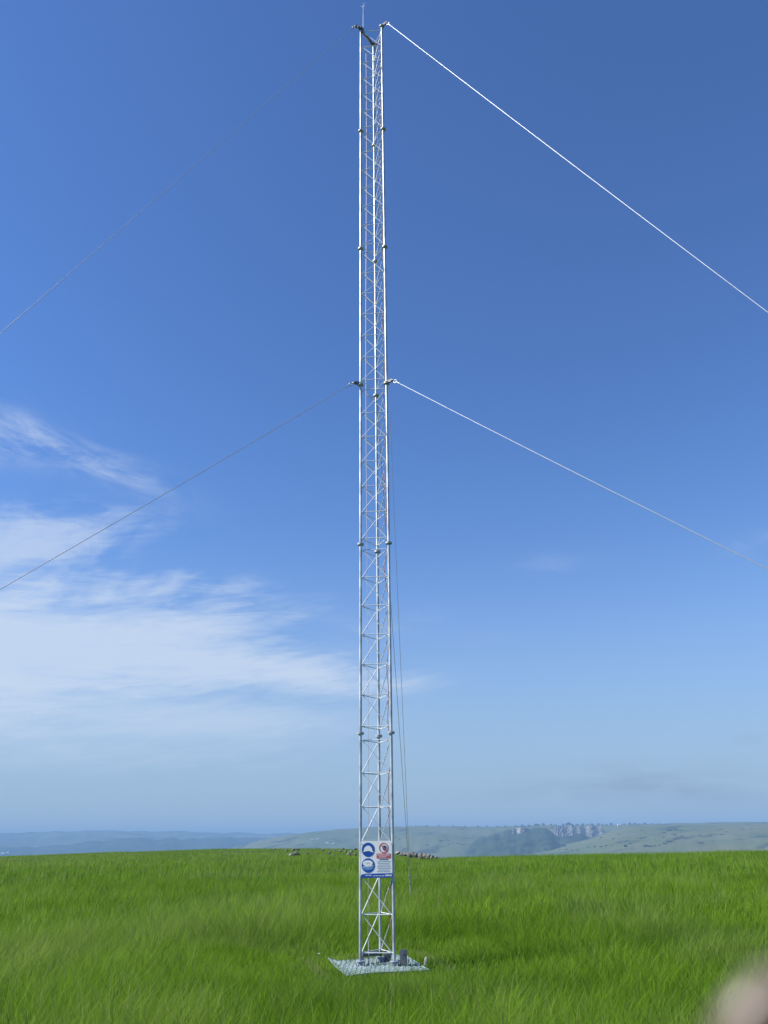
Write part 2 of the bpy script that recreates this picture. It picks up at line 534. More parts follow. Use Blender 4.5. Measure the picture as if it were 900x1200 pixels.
def grass_zone(r0, r1, half, n, width, height, bend, seg2, clump):
    x, y = sample(r0, r1, half, n)
    ct, ch, cd_ = np.zeros(n), np.ones(n), RNG.random(n) * 2 * PI
    if clump:                                       # pull blades together into tussocks
        k = max(1, n // clump)
        cx, cy = sample(r0, r1, half, k)
        idx = RNG.integers(0, k, n)
        m = RNG.random(n) < 0.68
        sp = RNG.normal(0, 0.075, (2, n))
        ct = np.where(m, RNG.normal(0, 0.16, k)[idx], 0); ch = np.where(m, RNG.uniform(0.72, 1.28, k)[idx], 0.9)
        cd_ = np.where(m, np.arctan2(sp[1], sp[0]), cd_)
        x = np.where(m, cx[idx] + sp[0], x); y = np.where(m, cy[idx] + sp[1], y)
    keep = ~in_quad(x, y, MATCORN, 0.02) | (RNG.random(len(x)) < 0.30)
    cap = np.full(n, 9.0)
    for gr, hm_ in ((1.9, .30), (1.5, .25), (1.15, .21), (0.85, .17), (0.6, .135), (0.38, .12), (0.2, .135), (0.1, .145), (-0.06, .12)):
        cap = np.where(in_quad(x, y, MATCORN, gr), hm_, cap)
    r = np.hypot(x, y); a = np.arctan2(x, y)
    keep &= r < np.interp(a, _ct, _cr) + 14
    x, y, cap, ct, ch, cd_ = x[keep], y[keep], cap[keep], ct[keep], ch[keep], cd_[keep]
    n = len(x)
    big = vnoise(x, y, 7.0); mid = 0.6 * vnoise(x + 90, y + 30, 1.5) + 0.4 * vnoise(x + 20, y - 70, 0.8); sm = vnoise(x - 50, y + 10, 0.4); wide = vnoise(x + 300, y - 80, 22.0)
    hgt = height * (0.48 + 0.72 * mid + 0.42 * sm + 0.10 * big) * RNG.uniform(0.55, 1.15, n) * ch
    tint = np.clip(-0.12 + 0.20 * big + 0.66 * mid + 0.16 * wide + 0.20 * sm + 0.05 + ct + RNG.normal(0, 0.14, n), 0, 1)
    dry = np.clip(RNG.normal(0.04, 0.05, n), 0, 1)
    dry = np.clip(dry + 0.7 * np.clip(vnoise(x - 700, y + 90, 2.3) * 0.7 + sm * 0.3 - 0.60, 0, 1), 0, 1)
    stalk = RNG.random(n) < 0.030 + 0.085 * np.clip((mid * 0.7 + big * 0.3 - 0.5) * 4, 0, 1)
    dry = np.where(stalk, RNG.uniform(0.35, 0.95, n), dry)
    hgt = np.where(stalk, hgt * RNG.uniform(1.05, 1.45, n), hgt)
    hgt = np.where(hgt > cap, cap * RNG.uniform(0.6, 1.12, n), hgt)
    knoll = np.clip((np.hypot(x, y) - 45) / 35, 0, 1) * np.clip((0.10 - np.arctan2(x, y)) / 0.1, 0, 1)
    hgt *= (1 - 0.55 * knoll)
    dry = np.clip(dry + knoll * 0.22 * vnoise(x, y + 200, 4.0), 0, 1)
    dry = np.where(cap < 0.13, np.clip(dry + RNG.uniform(0.0, 0.55, n), 0, 1), dry)
    wd = width * RNG.uniform(0.6, 1.3, n) * np.where(stalk, 0.7, 1)
    z = gz(x, y) - 0.01
    face = RNG.random(n) * PI
    wx, wy = np.cos(face) * wd / 2, np.sin(face) * wd / 2
    la = np.where(RNG.random(n) < 0.7, cd_ + RNG.normal(0, 0.6, n), 0.4 + 6.0 * (vnoise(x + 500, y - 300, 2.5) - 0.5) + RNG.normal(0, 0.7, n))                        # lean mostly with the breeze
    lb = bend * hgt * RNG.uniform(0.3, 1.3, n)
    lx, ly = np.cos(la) * lb, np.sin(la) * lb * 0.8
    base = np.stack([x, y, z], 1)
    W = np.stack([wx, wy, np.zeros(n)], 1)
    tipv = base + np.stack([lx, ly, hgt * np.sqrt(np.clip(1 - (bend * 0.6) ** 2, 0.3, 1))], 1)
    if seg2:
        midp = base + np.stack([lx * 0.30, ly * 0.30, hgt * 0.58], 1)
        V = np.stack([base - W, base + W, midp - W * 0.8, midp + W * 0.8, tipv], 1).reshape(-1, 3)
        o = np.arange(n) * 5
        F = [np.stack([o, o + 1, o + 3, o + 2], 1), np.stack([o + 2, o + 3, o + 4], 1)]
        per = 5
    else:
        V = np.stack([base - W, base + W, tipv], 1).reshape(-1, 3)
        o = np.arange(n) * 3
        F = [np.stack([o, o + 1, o + 2], 1)]
        per = 3
    return V, F, np.repeat(tint, per), np.repeat(dry, per)


def build_grass():
    zones = [grass_zone(5.5, 11, 0.80, 150000, 0.0052, 0.35, 0.58, True, 16),
             grass_zone(11, 17, 0.74, 160000, 0.0064, 0.35, 0.58, True, 16),
             grass_zone(17, 36, 0.68, 230000, 0.011, 0.35, 0.52, True, 12),
             grass_zone(36, 112, 0.64, 280000, 0.038, 0.33, 0.40, False, 0)]
    V, quads, tris, tint, dry = [], [], [], [], []
    b = 0
    for (v, f, t, d) in zones:
        for g in f:
            (quads if g.shape[1] == 4 else tris).append(g + b)
        V.append(v); tint.append(t); dry.append(d); b += len(v)
    V = np.concatenate(V); tint = np.concatenate(tint); dry = np.concatenate(dry)
    quads = np.concatenate(quads); tris = np.concatenate(tris)
    loops = np.concatenate([quads.ravel(), tris.ravel()]).astype(np.int32)
    starts = np.concatenate([np.arange(len(quads)) * 4, len(quads) * 4 + np.arange(len(tris)) * 3]).astype(np.int32)
    me = bpy.data.meshes.new("grass")
    me.vertices.add(len(V)); me.vertices.foreach_set("co", V.ravel().astype(np.float32))
    me.loops.add(len(loops)); me.loops.foreach_set("vertex_index", loops)
    me.polygons.add(len(starts)); me.polygons.foreach_set("loop_start", starts)
    me.update(calc_edges=True)
    for nm, arr in (("tint", tint), ("dry", dry)):
        at_ = me.attributes.new(nm, 'FLOAT', 'POINT')
        at_.data.foreach_set("value", arr.astype(np.float32))
    me.materials.append(M["blade"])
    o = bpy.data.objects.new("grass", me); COL.objects.link(o)
    return tag(o, "long green pasture grass covering the plateau", "grass", None, "stuff")


build_grass()

# ------------------------------------------------------------------ the mast
MX, MY = 0.0, 12.531
W, PHI = 0.4604, -0.113
RADL = W / math.sqrt(3)
ANG = [PI * 7 / 6 + PHI, -PI / 6 + PHI, PI / 2 + PHI]                # left, right and rear leg
LEG = [Vector((RADL * math.cos(a), RADL * math.sin(a), 0)) for a in ANG]
RADIAL = [Vector((math.cos(a), math.sin(a), 0)) for a in ANG]
Z0, SEC = 0.10, 3.0
mast = tag(empty("lattice_mast", (MX, MY, 0)), "tall slim triangular lattice mast of galvanised steel standing in the grass", "mast")


def bent_path(pts, rc=0.035, n=4):
    out = [pts[0]]
    for i in range(1, len(pts) - 1):
        p, a, b = pts[i], pts[i - 1], pts[i + 1]
        d1, d2 = (a - p), (b - p)
        s, e = p + d1.normalized() * rc, p + d2.normalized() * rc
        for k in range(n + 1):
            t = k / n
            out.append(s * (1 - t) ** 2 + p * (2 * t * (1 - t)) + e * t * t)
    out.append(pts[-1])
    return out


def make_section():
    s = empty("mast_section", (0, 0, Z0), 0, mast)
    for L in LEG:
        MB().cyl(L + Vector((0, 0, 0.012)), L + Vector((0, 0, SEC - 0.012)), 0.0215, 14).build("leg", M["steel"], s)
    for A, B in ((0, 1), (1, 2), (2, 0)):
        a0, b0 = LEG[A], LEG[B]
        d = (b0 - a0).normalized()
        a, b = a0 + d * 0.026, b0 - d * 0.026
        nb = 6; z0, z1 = 0.10, SEC - 0.10
        st = (z1 - z0) / nb
        pts = [b + Vector((0, 0, z1))]
        for k in range(nb, 0, -1):
            pts.append(a + Vector((0, 0, z0 + st * k)))
            pts.append(b + Vector((0, 0, z0 + st * (k - 1) + 0.0)))
        pts.append(a + Vector((0, 0, z0)))
        MB().path(bent_path(pts), 0.0069, 6).build("bracing", M["rod"], s)
    for L in LEG:
        m = MB()
        m.cyl(L + Vector((0, 0, SEC - 0.014)), L + Vector((0, 0, SEC - 0.002)), 0.054, 18)
        m.cyl(L + Vector((0, 0, SEC + 0.002)), L + Vector((0, 0, SEC + 0.014)), 0.054, 18)
        for k in range(4):
            q = L + Vector((math.cos(k * PI / 2 + 0.6), math.sin(k * PI / 2 + 0.6), 0)) * 0.039
            m.cyl(q + Vector((0, 0, SEC - 0.022)), q + Vector((0, 0, SEC + 0.023)), 0.006, 6)
        m.build("flange", M["flange"], s)
    return s


sec0 = make_section()
for k in range(1, 6):
    c = copy_tree(sec0, mast)
    c.location = (0, 0, Z0 + SEC * k)

ZT = Z0 + SEC * 6
BRK = RADL + 0.12
for zz in (Z0 + SEC * 3, ZT):
    for i in range(3):
        m = MB()
        d = RADIAL[i]; s = Vector((-d.y, d.x, 0))
        for e in (-0.014, 0.014):
            m.obox(d * (RADL + 0.058) + s * e + Vector((0, 0, zz + 0.022)), d, s, Vector((0, 0, 1)), 0.13, 0.008, 0.052)
        m.ring(LEG[i] + Vector((0, 0, zz + 0.022)), (0, 0, 1), 0.030, 0.009, 14, 6)
        m.cyl(d * (BRK - 0.012) + s * 0.026 + Vector((0, 0, zz + 0.022)), d * (BRK - 0.012) - s * 0.026 + Vector((0, 0, zz + 0.022)), 0.009, 8)
        m.build("guy_bracket", M["dark"], mast)
# head frame: a flat bar from the left leg to the rear leg, thin ties on the other sides
m = MB()
d = (LEG[2] - LEG[0]).normalized()
m.bar(LEG[0] - d * 0.11 + Vector((0, 0, ZT - 0.035)), LEG[2] + d * 0.03 + Vector((0, 0, ZT - 0.035)), 0.055, 0.012)
m.bar(LEG[0] - d * 0.11 + Vector((0, 0, ZT - 0.060)), LEG[2] + d * 0.03 + Vector((0, 0, ZT - 0.060)), 0.008, 0.05)
m.build("head_bar", M["dark"], mast)
for i in range(3):
    MB().cyl(LEG[i] + Vector((0, 0, ZT + 0.014)), LEG[i] + Vector((0, 0, ZT + 0.05)), 0.024, 12).build("leg_cap", M["flange"], mast)

# foot of the mast: clamps, channel frame and hinge posts
foot = tag(empty("mast_foot", (MX, MY, 0)), "blue grey steel base frame with hinge posts under the mast legs", "mast base")
for i in range(3):
    m = MB()
    L = LEG[i]
    m.box(L + Vector((0, 0, 0.030)), 0.17, 0.14, 0.012, PHI + i * 2.09)
    m.cyl(L + Vector((0, 0, 0.036)), L + Vector((0, 0, 0.105)), 0.044, 16)
    m.cyl(L + Vector((0, 0, 0.094)), L + Vector((0, 0, 0.106)), 0.062, 16)
    for k in range(4):
        an = k * PI / 2 + PHI + PI / 4
        q = L + Vector((math.cos(an), math.sin(an), 0)) * 0.068
        m.cyl(q + Vector((0, 0, 0.034)), q + Vector((0, 0, 0.082)), 0.009, 6)
        m.cyl(q + Vector((0, 0, 0.036)), q + Vector((0, 0, 0.050)), 0.016, 6)
    m.build("foot_clamp", M["base"], foot)
xr = (LEG[1] - LEG[0]).normalized(); yr = Vector((-xr.y, xr.x, 0)); zr = Vector((0, 0, 1))
for A, B in ((0, 1), (1, 2), (2, 0)):
    a, b = LEG[A], LEG[B]
    d = (b - a).normalized()
    mid_len = (b - a).length - 0.10
    m = MB()
    y = Vector((-d.y, d.x, 0))
    c = (a + b) / 2 - y * 0.04
    m.obox(c + Vector((0, 0, 0.013)), d, y, zr, mid_len + 0.10, 0.10, 0.008)
    m.obox(c - y * 0.052 + Vector((0, 0, 0.026)), d, y, zr, mid_len + 0.20, 0.006, 0.034)
    m.build("base_channel", M["base"], foot)
for c, h in ((LEG[1] + xr * 0.125 - yr * 0.02, 0.235), (LEG[2] + xr * 0.10 - yr * 0.02, 0.17)):
    m = MB()
    m.obox(c + Vector((0, 0, 0.01 + h / 2)), xr, yr, zr, 0.085, 0.008, h)
    m.obox(c + xr * 0.040 + yr * 0.046 + Vector((0, 0, 0.01 + h / 2 - 0.004)), xr, yr, zr, 0.008, 0.082, h - 0.012)
    m.obox(c - xr * 0.040 + yr * 0.046 + Vector((0, 0, 0.01 + h / 2 - 0.004)), xr, yr, zr, 0.008, 0.082, h - 0.012)
    m.cyl(c - yr * 0.012 + Vector((0, 0, h - 0.04)), c + yr * 0.11 + Vector((0, 0, h - 0.04)), 0.014, 10)
    m.build("hinge_post", M["dark"], foot)
m = MB()
p = LEG[0] + yr * 0.14 + Vector((0, 0, 0.165)); q = LEG[2] + yr * 0.00 + Vector((0, 0, 0.150))
m.bar(p, q, 0.05, 0.05)
m.obox(p - Vector((0, 0, 0.07)), xr, yr, zr, 0.04, 0.04, 0.12)
m.build("spreader_beam", M["dark"], foot)
m = MB()
c = LEG[0] * 0.60 + LEG[2] * 0.40 + yr * 0.02
m.cyl(c + Vector((0, 0, 0.01)), c + Vector((0, 0, 0.33)), 0.008, 8)
m.box(c + Vector((0, 0, 0.03)), 0.06, 0.06, 0.03)
m.build("earth_stud", M["flange"], foot)

# expanded metal sheet on the ground
def build_sheet():
    root = tag(empty("metal_mesh_sheet", (0, 0, 0)), "pale blue expanded metal mesh sheet lying in the grass under the mast", "metal sheet")
    A, B, C, D = [Vector((q.x, q.y, 0)) for q in MATCORN]

    def S(u, v):
        p = A * (1 - u) * (1 - v) + B * (1 - u) * v + C * u * v + D * u * (1 - v)
        lift = 0.050 + 0.035 * max(0, (0.10 - u) / 0.10) * max(0, 1 - v * 3.0) + 0.02 * math.sin(u * 5) * (v - 0.5)
        return Vector((p.x, p.y, lift))
    m = MB()
    nu, nv = 34, 11
    for j in range(nv):
        for i in range(nu):
            for e in (0, 1):
                u0, u1 = i / nu, (i + 1) / nu
                v0, v1 = (j / nv, (j + 1) / nv) if (i + j + e) % 2 == 0 else ((j + 1) / nv, j / nv)
                if e: continue
                p, q = S(u0, v0), S(u1, v1)
                d = (q - p).normalized(); y = Vector((0, 0, 1)).cross(d).normalized()
                m.obox((p + q) / 2, d, (y * 0.8 + Vector((0, 0, 0.6))).normalized(), d.cross(y), (q - p).length, 0.014, 0.003)
    m.build("mesh", M["mat"], root)
    m = MB()
    for (e, f) in (((0, 0), (0, 1)), ((0, 1), (1, 1)), ((1, 1), (1, 0)), ((1, 0), (0, 0))):
        pts = [S(e[0] + (f[0] - e[0]) * t / 10, e[1] + (f[1] - e[1]) * t / 10) for t in range(11)]
        m.path(pts, 0.008, 6)
    m.build("edge_wire", M["mat"], root)


build_sheet()

# ------------------------------------------------------------------ guy wires and anchors
ANCH_R = 10.95
GUYN = ["left", "right", "rear"]
LAB = {(0, 1): "thin dark upper guy wire running down to the left from the mast top",
       (1, 1): "bright upper guy wire running down to the right from the mast top",
       (2, 1): "upper guy wire from the mast top dropping behind the mast to the pasture",
       (0, 0): "dark lower guy wire running down to the left from the middle of the mast",
       (1, 0): "bright lower guy wire running down to the right from the middle of the mast",
       (2, 0): "lower guy wire from mid mast dropping behind the mast to the pasture"}
for i in range(3):
    d = RADIAL[i]
    A = Vector((MX, MY, 0)) + d * ANCH_R
    if i == 2: A = on_level(481.5, 1058)
    A.z = float(gz(A.x, A.y))
    an = tag(empty("ground_anchor", A), {0: "steel guy anchor stake in the grass left of the mast", 1: "steel guy anchor stake in the grass right of the mast",
             2: "steel guy anchor stake in the grass behind the mast, where two wires meet"}[i], "anchor", "guy anchors around the mast")
    s = Vector((-d.y, d.x, 0))
    m = MB(); m.path([Vector((0, 0, -0.1)), d * -0.03 + Vector((0, 0, 0.18)), d * -0.10 + Vector((0, 0, 0.46))], 0.018, 8)
    m.build("stake", M["flange"], an)
    m = MB(); m.prism([(-0.05, 0), (0.05, 0), (0.06, 0.10), (0, 0.14), (-0.06, 0.10)], d * -0.10 - s * 0.004 + Vector((0, 0, 0.40)), d, zr, -0.008)
    m.build("anchor_plate", M["base"], an)
    for lv, zz in ((0, Z0 + SEC * 3), (1, ZT)):
        S = Vector((MX, MY, zz + 0.022)) + d * (BRK + 0.01)
        E = A - d * 0.10 + Vector((0, 0, 0.46)) + ((d * (0.10 if i == 0 else 0.0)) if lv else (d * (-0.16 if i == 0 else -0.04) - Vector((0, 0, 0.05 if i != 0 else 0.12))))
        g = tag(empty("guy_wire", S), LAB[(i, lv)], "guy wire", "guy wires of the mast")
        n = 40
        v = E - S
        t = v.normalized()
        tb = 0.55                                            # turnbuckle at the lower end
        top0 = 0.11
        Ln = v.length
        pts = []
        for k in range(n + 1):
            u = k / n
            q = t * (top0 + (Ln - top0 - tb) * u)
            q.z -= 0.05 * 4 * u * (1 - u)
            pts.append(q)
        MB().path(pts, 0.0054, 8).build("cable", M["cable"], g)
        m = MB()
        side = t.cross(Vector((0, 0, 1))).normalized()
        m.ring(t * 0.075, side, 0.030, 0.008, 14, 6)
        m.ring(t * 0.018, t.cross(side), 0.024, 0.008, 12, 6)
        m.cyl(t * 0.10, t * 0.20, 0.011, 8)
        m.build("thimble", M["cable"], g)
        e0 = pts[-1]
        m = MB()
        m.cyl(e0, e0 + t * 0.10, 0.009, 8)
        for q in (-0.016, 0.016):
            m.cyl(e0 + t * 0.09 + side * q, e0 + t * 0.37 + side * q, 0.006, 6)
        m.cyl(e0 + t * 0.36, e0 + t * 0.53, 0.009, 8)
        m.obox(e0 + t * 0.09, t, side, t.cross(side), 0.03, 0.05, 0.02)
        m.obox(e0 + t * 0.37, t, side, t.cross(side), 0.03, 0.05, 0.02)
        m.build("turnbuckle", M["flange"], g)

# ------------------------------------------------------------------ fittings on the mast
rod = tag(empty("lightning_rod", LEG[0] + Vector((MX + 0.05, MY + 0.0, ZT - 0.02))), "thin lightning rod with a small spiked tip on the mast top", "lightning rod")
MB().path([(0, 0, -0.15), (0, 0, 0.35), (0, 0, 0.72)], [0.006, 0.005, 0.0035], 8).build("rod", M["rod"], rod)
m = MB()
for k in range(5):
    a = 2 * PI * k / 5 + 0.3
    m.path([(0, 0, 0.70), (0.03 * math.cos(a), 0.03 * math.sin(a), 0.735), (0.085 * math.cos(a), 0.085 * math.sin(a), 0.78)], [0.003, 0.002, 0.001], 5)
m.path([(0, 0, 0.70), (0, 0, 0.84)], [0.005, 0.0015], 5)
m.build("spike", M["rod"], rod)
for cz in (-0.02, -0.10):
    MB().box((-0.020, 0, cz), 0.07, 0.05, 0.03).build("clamp", M["dark"], rod)

# pale earth conductor hanging straight down inside the mast
cpos = LEG[0] * 0.63 + LEG[2] * 0.37
m = MB()
pts = [Vector((MX, MY, 0)) + cpos + Vector((0.012 * math.sin(z * 0.5), 0.008 * math.sin(z * 0.8), z)) for z in np.linspace(0.32, ZT - 0.55, 60)]
m.path(pts, 0.0036, 6)
tag(m.build("earth_conductor", M["copper"]), "thin pale earth conductor hanging straight down inside the lattice mast", "cable")

# reddish signal cable tied loosely up the right leg
m = MB()
inn = (-RADIAL[1] * 0.85 + Vector((-0.35, 0.25, 0))).normalized()
pts = []
zs = np.linspace(0.25, ZT - 0.35, 420)
for z in zs:
    sway = 0.040 + 0.022 * math.sin(z * 3.7) + 0.016 * math.sin(z * 7.9 + 1)
    p = LEG[1] + inn * sway + Vector((0.010 * math.sin(z * 5.3), 0.014 * math.cos(z * 4.1), 0))
    pts.append(Vector((MX, MY, z)) + p)
for k in range(16):                                          # spare loop at the head of the mast
    u = k / 15
    P = LEG[1].lerp(LEG[0], u * 0.80) + Vector((0.03 * math.sin(u * 9), 0.05 * math.sin(u * PI), 0))
    pts.append(Vector((MX, MY, ZT - 0.35 - 0.18 * math.sin(u * PI) + 0.10 * u)) + P)
m.path(pts, 0.0062, 6)
tag(m.build("signal_cable", M["red_cable"]), "loose reddish cable tied up the inner side of the mast's right leg", "cable")

# ------------------------------------------------------------------ warning sign
fn = -yr                                                      # faces the camera
sc_ = (LEG[0] + LEG[1]) / 2 + Vector((MX, MY, 0)) + fn * 0.036
zt_ = at(443, 985.3, sc_.y).z; zb_ = at(443, 1028.6, sc_.y).z
SW, SH = 0.448, zt_ - zb_
sign = tag(empty("warning_sign", (sc_.x, sc_.y, (zt_ + zb_) / 2), math.atan2(xr.y, xr.x)), "white and blue safety sign board fixed across the lower part of the mast", "sign")
EX, EZ, EN = Vector((1, 0, 0)), Vector((0, 0, 1)), Vector((0, -1, 0))


def rounded(w, h, r, n=6, corners=(1, 1, 1, 1)):
    out = []
    for k, (sx, sy, a0) in enumerate(((1, 1, 0), (-1, 1, 90), (-1, -1, 180), (1, -1, 270))):
        if not corners[k]:
            out.append((sx * w / 2, sy * h / 2)); continue
        for i in range(n + 1):
            a = math.radians(a0 + 90 * i / n)
            out.append((sx * (w / 2 - r) + r * math.cos(a), sy * (h / 2 - r) + r * math.sin(a)))
    return out


def circle(cx, cy, rx, ry=None, n=40):
    ry = ry or rx
    return [(cx + rx * math.cos(2 * PI * k / n), cy + ry * math.sin(2 * PI * k / n)) for k in range(n)]


def flat(polys, name, mat, lift, parent, depth=0.0012):
    m = MB()
    for pl in polys:
        m.prism(pl, EN * lift, EX, EZ, depth)              # EX x EZ = -Y: grows towards the viewer
    return m.build(name, mat, parent)


def arc(cx, cy, rx, ry, a0, a1, n=20):
    return [(cx + rx * math.cos(math.radians(a0 + (a1 - a0) * k / n)), cy + ry * math.sin(math.radians(a0 + (a1 - a0) * k / n))) for k in range(n + 1)]


def ringpoly(cx, cy, ro, ri, n=36):
    out = []
    for k in range(n):
        a, b = 2 * PI * k / n, 2 * PI * (k + 1) / n
        out.append([(cx + ri * math.cos(a), cy + ri * math.sin(a)), (cx + ro * math.cos(a), cy + ro * math.sin(a)),
                    (cx + ro * math.cos(b), cy + ro * math.sin(b)), (cx + ri * math.cos(b), cy + ri * math.sin(b))])
    return out


flat([rounded(SW, SH, 0.022)], "board", M["white"], 0.0, sign, 0.004)
# coordinates below: pixels of an enlarged view of the sign -> metres
KX, KY = SW / 419.0, SH / 490.0
sx_ = lambda x: (x - 422.5) * KX
sy_ = lambda y: (415 - y) * KY
bb = flat([[(sx_(214), sy_(659)), (sx_(222), sy_(659)), (sx_(625), sy_(659)), (sx_(631), sy_(650)), (sx_(631), sy_(600)), (sx_(270), sy_(606)), (sx_(235), sy_(616)), (sx_(216), sy_(634))]],
          "footer_band", M["blue"], 0.005, sign)
dash = lambda x0, x1, y, h: [(sx_(x0), sy_(y + h / 2)), (sx_(x1), sy_(y + h / 2)), (sx_(x1), sy_(y - h / 2)), (sx_(x0), sy_(y - h / 2))]
wt = [dash(275, 282, 626, 12), dash(287, 300, 627, 10), dash(305, 322, 627, 9), dash(327, 358, 627, 9),
      dash(380, 408, 634, 8), dash(414, 440, 634, 8), dash(446, 482, 634, 8), dash(488, 528, 635, 8),
      dash(541, 552, 628, 24), dash(556, 573, 630, 20), dash(578, 588, 627, 24), dash(592, 608, 631, 18), dash(612, 626, 628, 24)]
for grp in (wt[:4], wt[4:8], wt[8:]):
    flat(grp, "footer_mark", M["white"], 0.007, bb)
mc = flat([circle(sx_(315), sy_(288), 86 * KX, 96 * KY)], "helmet_symbol", M["blue"], 0.005, sign)
flat([arc(sx_(314), sy_(308), 58 * KX, 74 * KY, 0, 180) + [(sx_(248), sy_(312)), (sx_(248), sy_(320)), (sx_(275), sy_(312)), (sx_(320), sy_(304)), (sx_(360), sy_(318)), (sx_(382), sy_(326)), (sx_(384), sy_(314)), (sx_(372), sy_(306))]],
     "helmet", M["white"], 0.007, mc)
mc = flat([circle(sx_(315), sy_(498), 87 * KX, 96 * KY)], "goggles_symbol", M["blue"], 0.005, sign)
flat([circle(sx_(309), sy_(468), 66 * KX, 40 * KY)], "visor", M["white"], 0.007, mc)
flat([[(sx_(240), sy_(520)), (sx_(270), sy_(508)), (sx_(312), sy_(520)), (sx_(350), sy_(508)), (sx_(385), sy_(500)), (sx_(382), sy_(535)), (sx_(350), sy_(552)), (sx_(310), sy_(560)), (sx_(268), sy_(552)), (sx_(244), sy_(536))]],
     "face", M["light_blue"], 0.007, mc)
flat([[(sx_(240), sy_(520)), (sx_(270), sy_(504)), (sx_(312), sy_(515)), (sx_(350), sy_(502)), (sx_(386), sy_(494)), (sx_(386), sy_(502)), (sx_(350), sy_(511)), (sx_(312), sy_(524)), (sx_(270), sy_(513)), (sx_(242), sy_(528))]],
     "strap", M["white"], 0.009, mc)
flat([dash(284, 296, 467, 5), dash(299, 312, 466, 5), dash(315, 334, 467, 5)], "visor_mark", M["grey_ink"], 0.009, mc)
pr = flat(ringpoly(sx_(522), sy_(266), 63 * KX, 51 * KX), "prohibition_symbol", M["red"], 0.005, sign)
hand = [(505, 268), (498, 243), (503, 238), (512, 252), (517, 234), (524, 230), (528, 248), (534, 230), (541, 228), (543, 248), (549, 236), (555, 240), (553, 275), (546, 298), (530, 304), (515, 292)]
flat([[(sx_(x), sy_(y)) for x, y in hand][::-1]], "palm", M["ink"], 0.007, pr)
a, b = math.radians(45), 5.2 * KX
cxp, cyp = sx_(522), sy_(266)
dx, dy = math.cos(a) * 56 * KX, math.sin(a) * 56 * KX
flat([[(cxp - dx - b * .7, cyp + dy - b * .7), (cxp - dx + b * .7, cyp + dy + b * .7), (cxp + dx + b * .7, cyp - dy + b * .7), (cxp + dx - b * .7, cyp - dy - b * .7)][::-1]], "slash", M["red"], 0.0085, pr)
rn = flat([[(sx_(425), sy_(405)), (sx_(614), sy_(405)), (sx_(614), sy_(341)), (sx_(425), sy_(341))]], "red_notice", M["red"], 0.005, sign)
rng = random.Random(3)


def words_row(x0, x1, y, h, lo, hi, gap):
    out = []; x = x0
    while x < x1 - lo * 0.6:
        w = min(rng.uniform(lo, hi), x1 - x)
        out.append(dash(x, x + w, y, h)); x += w + gap
    return out


flat(words_row(440, 602, 361, 17, 9, 16, 4) + words_row(460, 560, 386, 16, 9, 16, 4), "notice_print", M["pink"], 0.007, rn)
flat(words_row(462, 585, 421, 11, 9, 14, 3.5), "heading_print", M["ink"], 0.005, sign)
rows = []
for k, y in enumerate((445, 467, 490, 512, 534, 556, 577)):
    rows += words_row(430 + (k % 3) * 8, 612 - (k * 7 % 4) * 6, y, 7.5, 12, 34, 6)
flat(rows, "small_print", M["grey_ink"], 0.005, sign)
for (bx, bz) in ((-1, 1), (1, 1), (-1, -1), (1, -1)):
    c = Vector((bx * (SW / 2 - 0.012), 0, bz * (SH / 2 - 0.04)))
    m = MB()
    m.cyl(c - EN * 0.03, c + EN * 0.003, 0.004, 6)
    m.cyl(c + EN * 0.003, c + EN * 0.010, 0.007, 8)
    m.build("fixing", M["flange"], sign)


# ------------------------------------------------------------------ rocks on the pasture
def rock_mesh(seed, n=2):
    bm = bmesh.new()
    bmesh.ops.create_icosphere(bm, subdivisions=3, radius=1)
    for v in bm.verts:
        p = v.co.copy()
        k = 1 + 0.38 * noise.noise(p * 1.1 + Vector((seed, 0, 0))) + 0.16 * noise.noise(p * 2.7 + Vector((0, seed, 0)))
        v.co = Vector((p.x * k, p.y * k * 0.85, max(p.z * k * 0.62, -0.35)))
    for k in range(7):                                        # chip flat facets
        d = Vector((math.sin(seed * 3 + k * 2.1), math.cos(seed * 5 + k * 1.3), 0.7 * math.sin(k + seed))).normalized()
        for v in bm.verts:
            e = v.co.dot(d) - 0.62
            if e > 0: v.co -= d * e * 0.9
    me = bpy.data.meshes.new("rock"); bm.to_mesh(me); bm.free()
    me.materials.append(M["rock"])
    return me


ROCKS = [rock_mesh(s) for s in (1.3, 4.7, 8.2, 12.9)]


def put_rock(px, py, w_px, R, label, group=None, hs=1.0, mat=None, lift=0.04):
    P = at_r(px, py, R)
    s = w_px / 900 * R / 2 * 0.95
    o = bpy.data.objects.new("rock", ROCKS[random.randrange(4)])
    if mat:
        o.data = o.data.copy(); o.data.materials[0] = mat
    COL.objects.link(o)
    o.location = (P.x, P.y, float(gz(P.x, P.y)) + 0.10 * s + lift)
    o.scale = (s, s, s * hs)
    o.rotation_euler = (random.uniform(-.15, .15), random.uniform(-.15, .15), random.uniform(0, 6))
    return tag(o, label, "rock", group)


